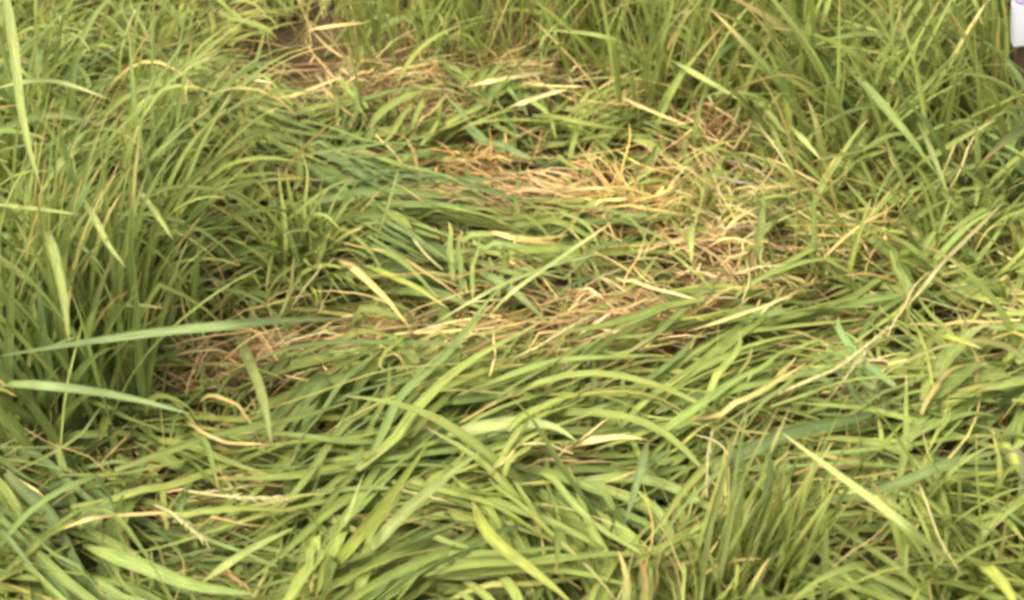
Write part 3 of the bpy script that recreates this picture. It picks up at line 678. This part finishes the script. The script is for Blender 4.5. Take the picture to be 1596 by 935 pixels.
def finish_tubes(name, V, F, C, mat, parent):
    V = np.concatenate(V); F = np.concatenate(F); C = np.concatenate(C)
    me = bpy.data.meshes.new(name)
    me.from_pydata(V.tolist(), [], F.tolist()); me.update()
    me.polygons.foreach_set('use_smooth', np.ones(len(F), bool))
    a = me.attributes.new('leaf_colour', 'FLOAT_COLOR', 'POINT')
    a.data.foreach_set('color', np.concatenate([C, np.ones((len(C), 1))], 1).astype(np.float32).ravel())
    u = me.uv_layers.new(name='blade_uv'); u.data.foreach_set('uv', V[F.ravel()][:, :2].astype(np.float32).ravel() * 60)
    me.materials.append(mat)
    o = bpy.data.objects.new(name, me); COL.objects.link(o)
    if parent: o.parent = parent; o.matrix_parent_inverse = parent.matrix_world.inverted()
    return o
def seed_stalk(label, pts, wpx, colour, mode, lift, ear=.45, nsp=16, droop=0.0):
    P = path3d(pts, mode, lift, 30)
    root = bpy.data.objects.new('seed_stalk', None); COL.objects.link(root)
    root.location = P[0]; root.empty_display_size = .02
    root['label'] = label; root['category'] = 'seed stalk'
    bpy.context.view_layer.update()
    dep = P[:, 1] * CP - (P[:, 2] - CAM_Z) * SP
    r = wpx / 2 * dep / FPX
    V, F, C = [], [], []
    tube_mesh(V, F, C, P, r * np.linspace(1, .45, 30), COLOURS[colour])
    finish_tubes('stem', V, F, C, M_STRAW, root)
    V, F, C = [], [], []
    i0 = max(0, int((1 - ear) * 29) - 1)
    tube_mesh(V, F, C, P[i0:] + np.array([0, 0, .0003]), r[i0:] * .55, COLOURS['cream'] * .9, 5)
    for k in range(nsp):
        f = 1 - ear + ear * k / (nsp - 1)
        i = min(28, int(f * 29)); p = P[i] * (1 - (f * 29 - i)) + P[min(29, i + 1)] * (f * 29 - i)
        t = P[min(29, i + 1)] - P[i]; t /= np.linalg.norm(t) + 1e-9
        sgn = 1 if k % 2 else -1
        sd = np.cross(t, np.array([.1, -.6, 1])); sd /= np.linalg.norm(sd)
        d = t + sgn * sd * rng.uniform(.1, .45) - np.array([0, 0, droop]); d /= np.linalg.norm(d)
        ln = rng.uniform(.007, .012)
        q = p[None] + d[None] * (np.linspace(0, 1, 6) * ln)[:, None]
        tube_mesh(V, F, C, q, np.array([.15, .8, 1, .8, .45, .08]) * r[0] * rng.uniform(.45, .7), COLOURS['cream'] * rng.uniform(.6, 1.0), 5)
    finish_tubes('seed_head', V, F, C, M_STRAW, root)
seed_stalk('pale seed stalk rising right over the right hand swath with its ear at the top', [(1200, 622), (1252, 597), (1305, 575), (1348, 542), (1384, 512)], 8, 'cream', LIE, .06)
seed_stalk('shorter pale seed stalk branching below the ear of the long one', [(1294, 622), (1312, 596), (1331, 572), (1352, 545)], 5, 'tan', LIE, .04)
seed_stalk('small pale spikelet hanging among the upright blades at lower right', [(1112, 668), (1104, 705), (1101, 758)], 5, 'cream', LIE, .06, ear=.9, nsp=9)
seed_stalk('drooping seed panicle in the lower left grass', [(240, 786), (266, 797), (296, 822), (320, 842)], 5, 'cream', LIE, .04, ear=.7, nsp=14, droop=.2)
seed_stalk('cream seed ear lying level in the lower left grass', [(286, 764), (340, 772), (390, 776), (440, 776)], 6, 'cream', LIE, .03, ear=.6, nsp=16)
seed_stalk('dead pale ear lying over the straw at the centre', [(800, 560), (840, 540), (880, 515), (918, 495)], 6, 'cream', LIE, .025, ear=.5, nsp=14)

# ---------------------------------------------------------------- tussocks: tufts one can pick out
def tussock(label, px, py, n, L, w, tone, dry, lean=0.9, rad=.018, e=(.5, 1.4), droop=.9, red=.04, name='grass_tussock', cat='tussock', mat=None, z0=0.0, azr=None):
    g = on_plane(px, py, .02)
    xy = g[None, :2] + rng.normal(0, rad, (n, 2))
    z = ground_z(xy[:, 0], xy[:, 1]) + z0
    az = rng.uniform(-math.pi, math.pi, n) if azr is None else rng.uniform(azr[0], azr[1], n)
    e0 = rng.uniform(e[0], e[1], n)
    s = blade_set(np.concatenate([xy, z[:, None]], 1), az, e0, e0 - rng.uniform(.4, 1.4, n) * droop, L * rng.uniform(.6, 1.2, n), w * np.exp(rng.normal(0, .25, n)),
                  np.full(n, tone), dry, rng.normal(0, .4, n), np.full(n, .006), 11, .7, red=red, power=1.5, kinkp=.05)
    o = build([s], name, mat or M_LEAF)
    o['label'] = label; o['category'] = cat
    return o
tussock('bright yellow green tussock spreading over the dark hollow left of centre', 468, 425, 110, .11, .0042, .02, .04, e=(.25, 1.3), z0=0.045)
tussock('dry pale yellow tuft drooping forward beside the grey root tangle', 1078, 338, 60, .085, .004, .0, .45, e=(.6, 1.3), droop=1.7, azr=(-2.8, -.3), red=.05, z0=0.04)
tussock('golden dry tuft lying on the worn red soil right of centre', 985, 345, 120, .10, .0034, .0, .9, e=(.05, .6), red=.62, mat=M_STRAW, z0=0.04)
tussock('russet dry tuft standing at the foot of the upper right stems', 1105, 222, 60, .07, .003, .0, .9, e=(.5, 1.4), red=.6, mat=M_STRAW)
tussock('orange brown dry tuft at the right end of the cream straws', 938, 170, 45, .07, .003, .0, .85, e=(.7, 1.4), red=.5, mat=M_STRAW)
tussock('rusty red scrap of dead grass in the small hollow above centre', 742, 275, 60, .045, .0024, .0, 1.0, e=(.0, .9), red=.95, mat=M_STRAW, name='dead_tuft', cat='dead tuft', z0=0.045)
tussock('grey tangle of dead roots and straw beside the wide flat blade', 1140, 360, 130, .075, .0018, .0, 1.0, e=(.0, .9), red=.05, mat=M_STRAW, name='root_tangle', cat='root tangle', rad=.03, droop=1.2, z0=0.045)
tussock('pinkish dead tuft on the brown soil below the root tangle', 1130, 412, 60, .06, .0022, .0, 1.0, e=(.1, 1.0), red=.35, mat=M_STRAW, name='dead_tuft', cat='dead tuft', z0=0.045)
tussock('dry straw tuft on the brown patch at left of the straw litter', 392, 590, 70, .09, .0022, .0, .95, e=(.05, .9), red=.35, mat=M_STRAW, name='dead_tuft', cat='dead tuft', rad=.04, z0=0.04)
tussock('upright yellow green tussock at the bottom edge right of centre', 1120, 925, 36, .12, .0046, .1, .25, e=(1.0, 1.5), droop=.4, rad=.03)
tussock('bushy yellow green tussock in the bottom right corner', 1520, 900, 90, .12, .0050, .02, .1, e=(.4, 1.4), rad=.035, z0=0.03)
tussock('tall blue green tussock crowding the left edge', 45, 640, 90, .26, .0062, .5, .05, e=(1.1, 1.54), droop=.6, rad=.04)

# ---------------------------------------------------------------- white board on a stake, cut by the right edge
def board_material(name, colr, rough):
    m = bpy.data.materials.new(name); m.use_nodes = True
    t = m.node_tree; pb = t.nodes['Principled BSDF']
    nz = t.nodes.new('ShaderNodeTexNoise'); nz.inputs['Scale'].default_value = 30; nz.inputs['Detail'].default_value = 6
    r = t.nodes.new('ShaderNodeValToRGB')
    r.color_ramp.elements[0].color = tuple(c * .86 for c in colr) + (1,); r.color_ramp.elements[1].color = tuple(colr) + (1,)
    r.color_ramp.elements[0].position = .3; r.color_ramp.elements[1].position = .6
    tc = t.nodes.new('ShaderNodeTexCoord'); t.links.new(tc.outputs['Object'], nz.inputs['Vector'])
    t.links.new(nz.outputs[0], r.inputs[0]); t.links.new(r.outputs[0], pb.inputs['Base Color'])
    pb.inputs['Roughness'].default_value = rough
    return m
import bmesh
def box(name, size, loc, mat, parent, bev=.003):
    bm = bmesh.new(); bmesh.ops.create_cube(bm, size=1)
    bmesh.ops.scale(bm, vec=size, verts=bm.verts); bmesh.ops.translate(bm, vec=loc, verts=bm.verts)
    bmesh.ops.bevel(bm, geom=bm.edges[:], offset=bev if name != 'panel' else .001, segments=2, affect='EDGES')
    me = bpy.data.meshes.new(name); bm.to_mesh(me); bm.free(); me.materials.append(mat)
    o = bpy.data.objects.new(name, me); COL.objects.link(o); o.parent = parent
    return o
foot = on_plane(1640, 150, .0)
sign = bpy.data.objects.new('marker_board', None); COL.objects.link(sign)
sign.location = foot
sign['label'] = 'white board with a lilac band on a brown stake at the top right corner'
sign['category'] = 'marker board'
sign.rotation_euler.y = -math.radians(10)
d = ray(1580, 75); yb = foot[1] - .012
pl = d * (yb / d[1]) + np.array([0, 0, CAM_Z])                       # lower left corner of the board
dt = ray(1580, 9); pt = dt * (yb / dt[1]) + np.array([0, 0, CAM_Z])
x0 = pl[0] - foot[0]; zb = pl[2] - foot[2]; zt = pt[2] - foot[2]
wd = .11
box('panel', (wd, .016, zt - zb), (x0 + wd / 2, -.012 + .008, (zb + zt) / 2), board_material('white_paint', (.62, .62, .66), .5), sign)
box('band', (wd, .018, .06), (x0 + wd / 2, -.012 + .008, zt + .0305), board_material('lilac_paint', (.52, .42, .68), .45), sign)
box('stake', (.05, .02, zt + .16), (x0 + .035, .0165, zt / 2 - .01), board_material('brown_wood', (.12, .075, .04), .8), sign)

corner = Vector((x0, -.012, zb))
sign.location = Vector(pl) - sign.rotation_euler.to_matrix() @ corner
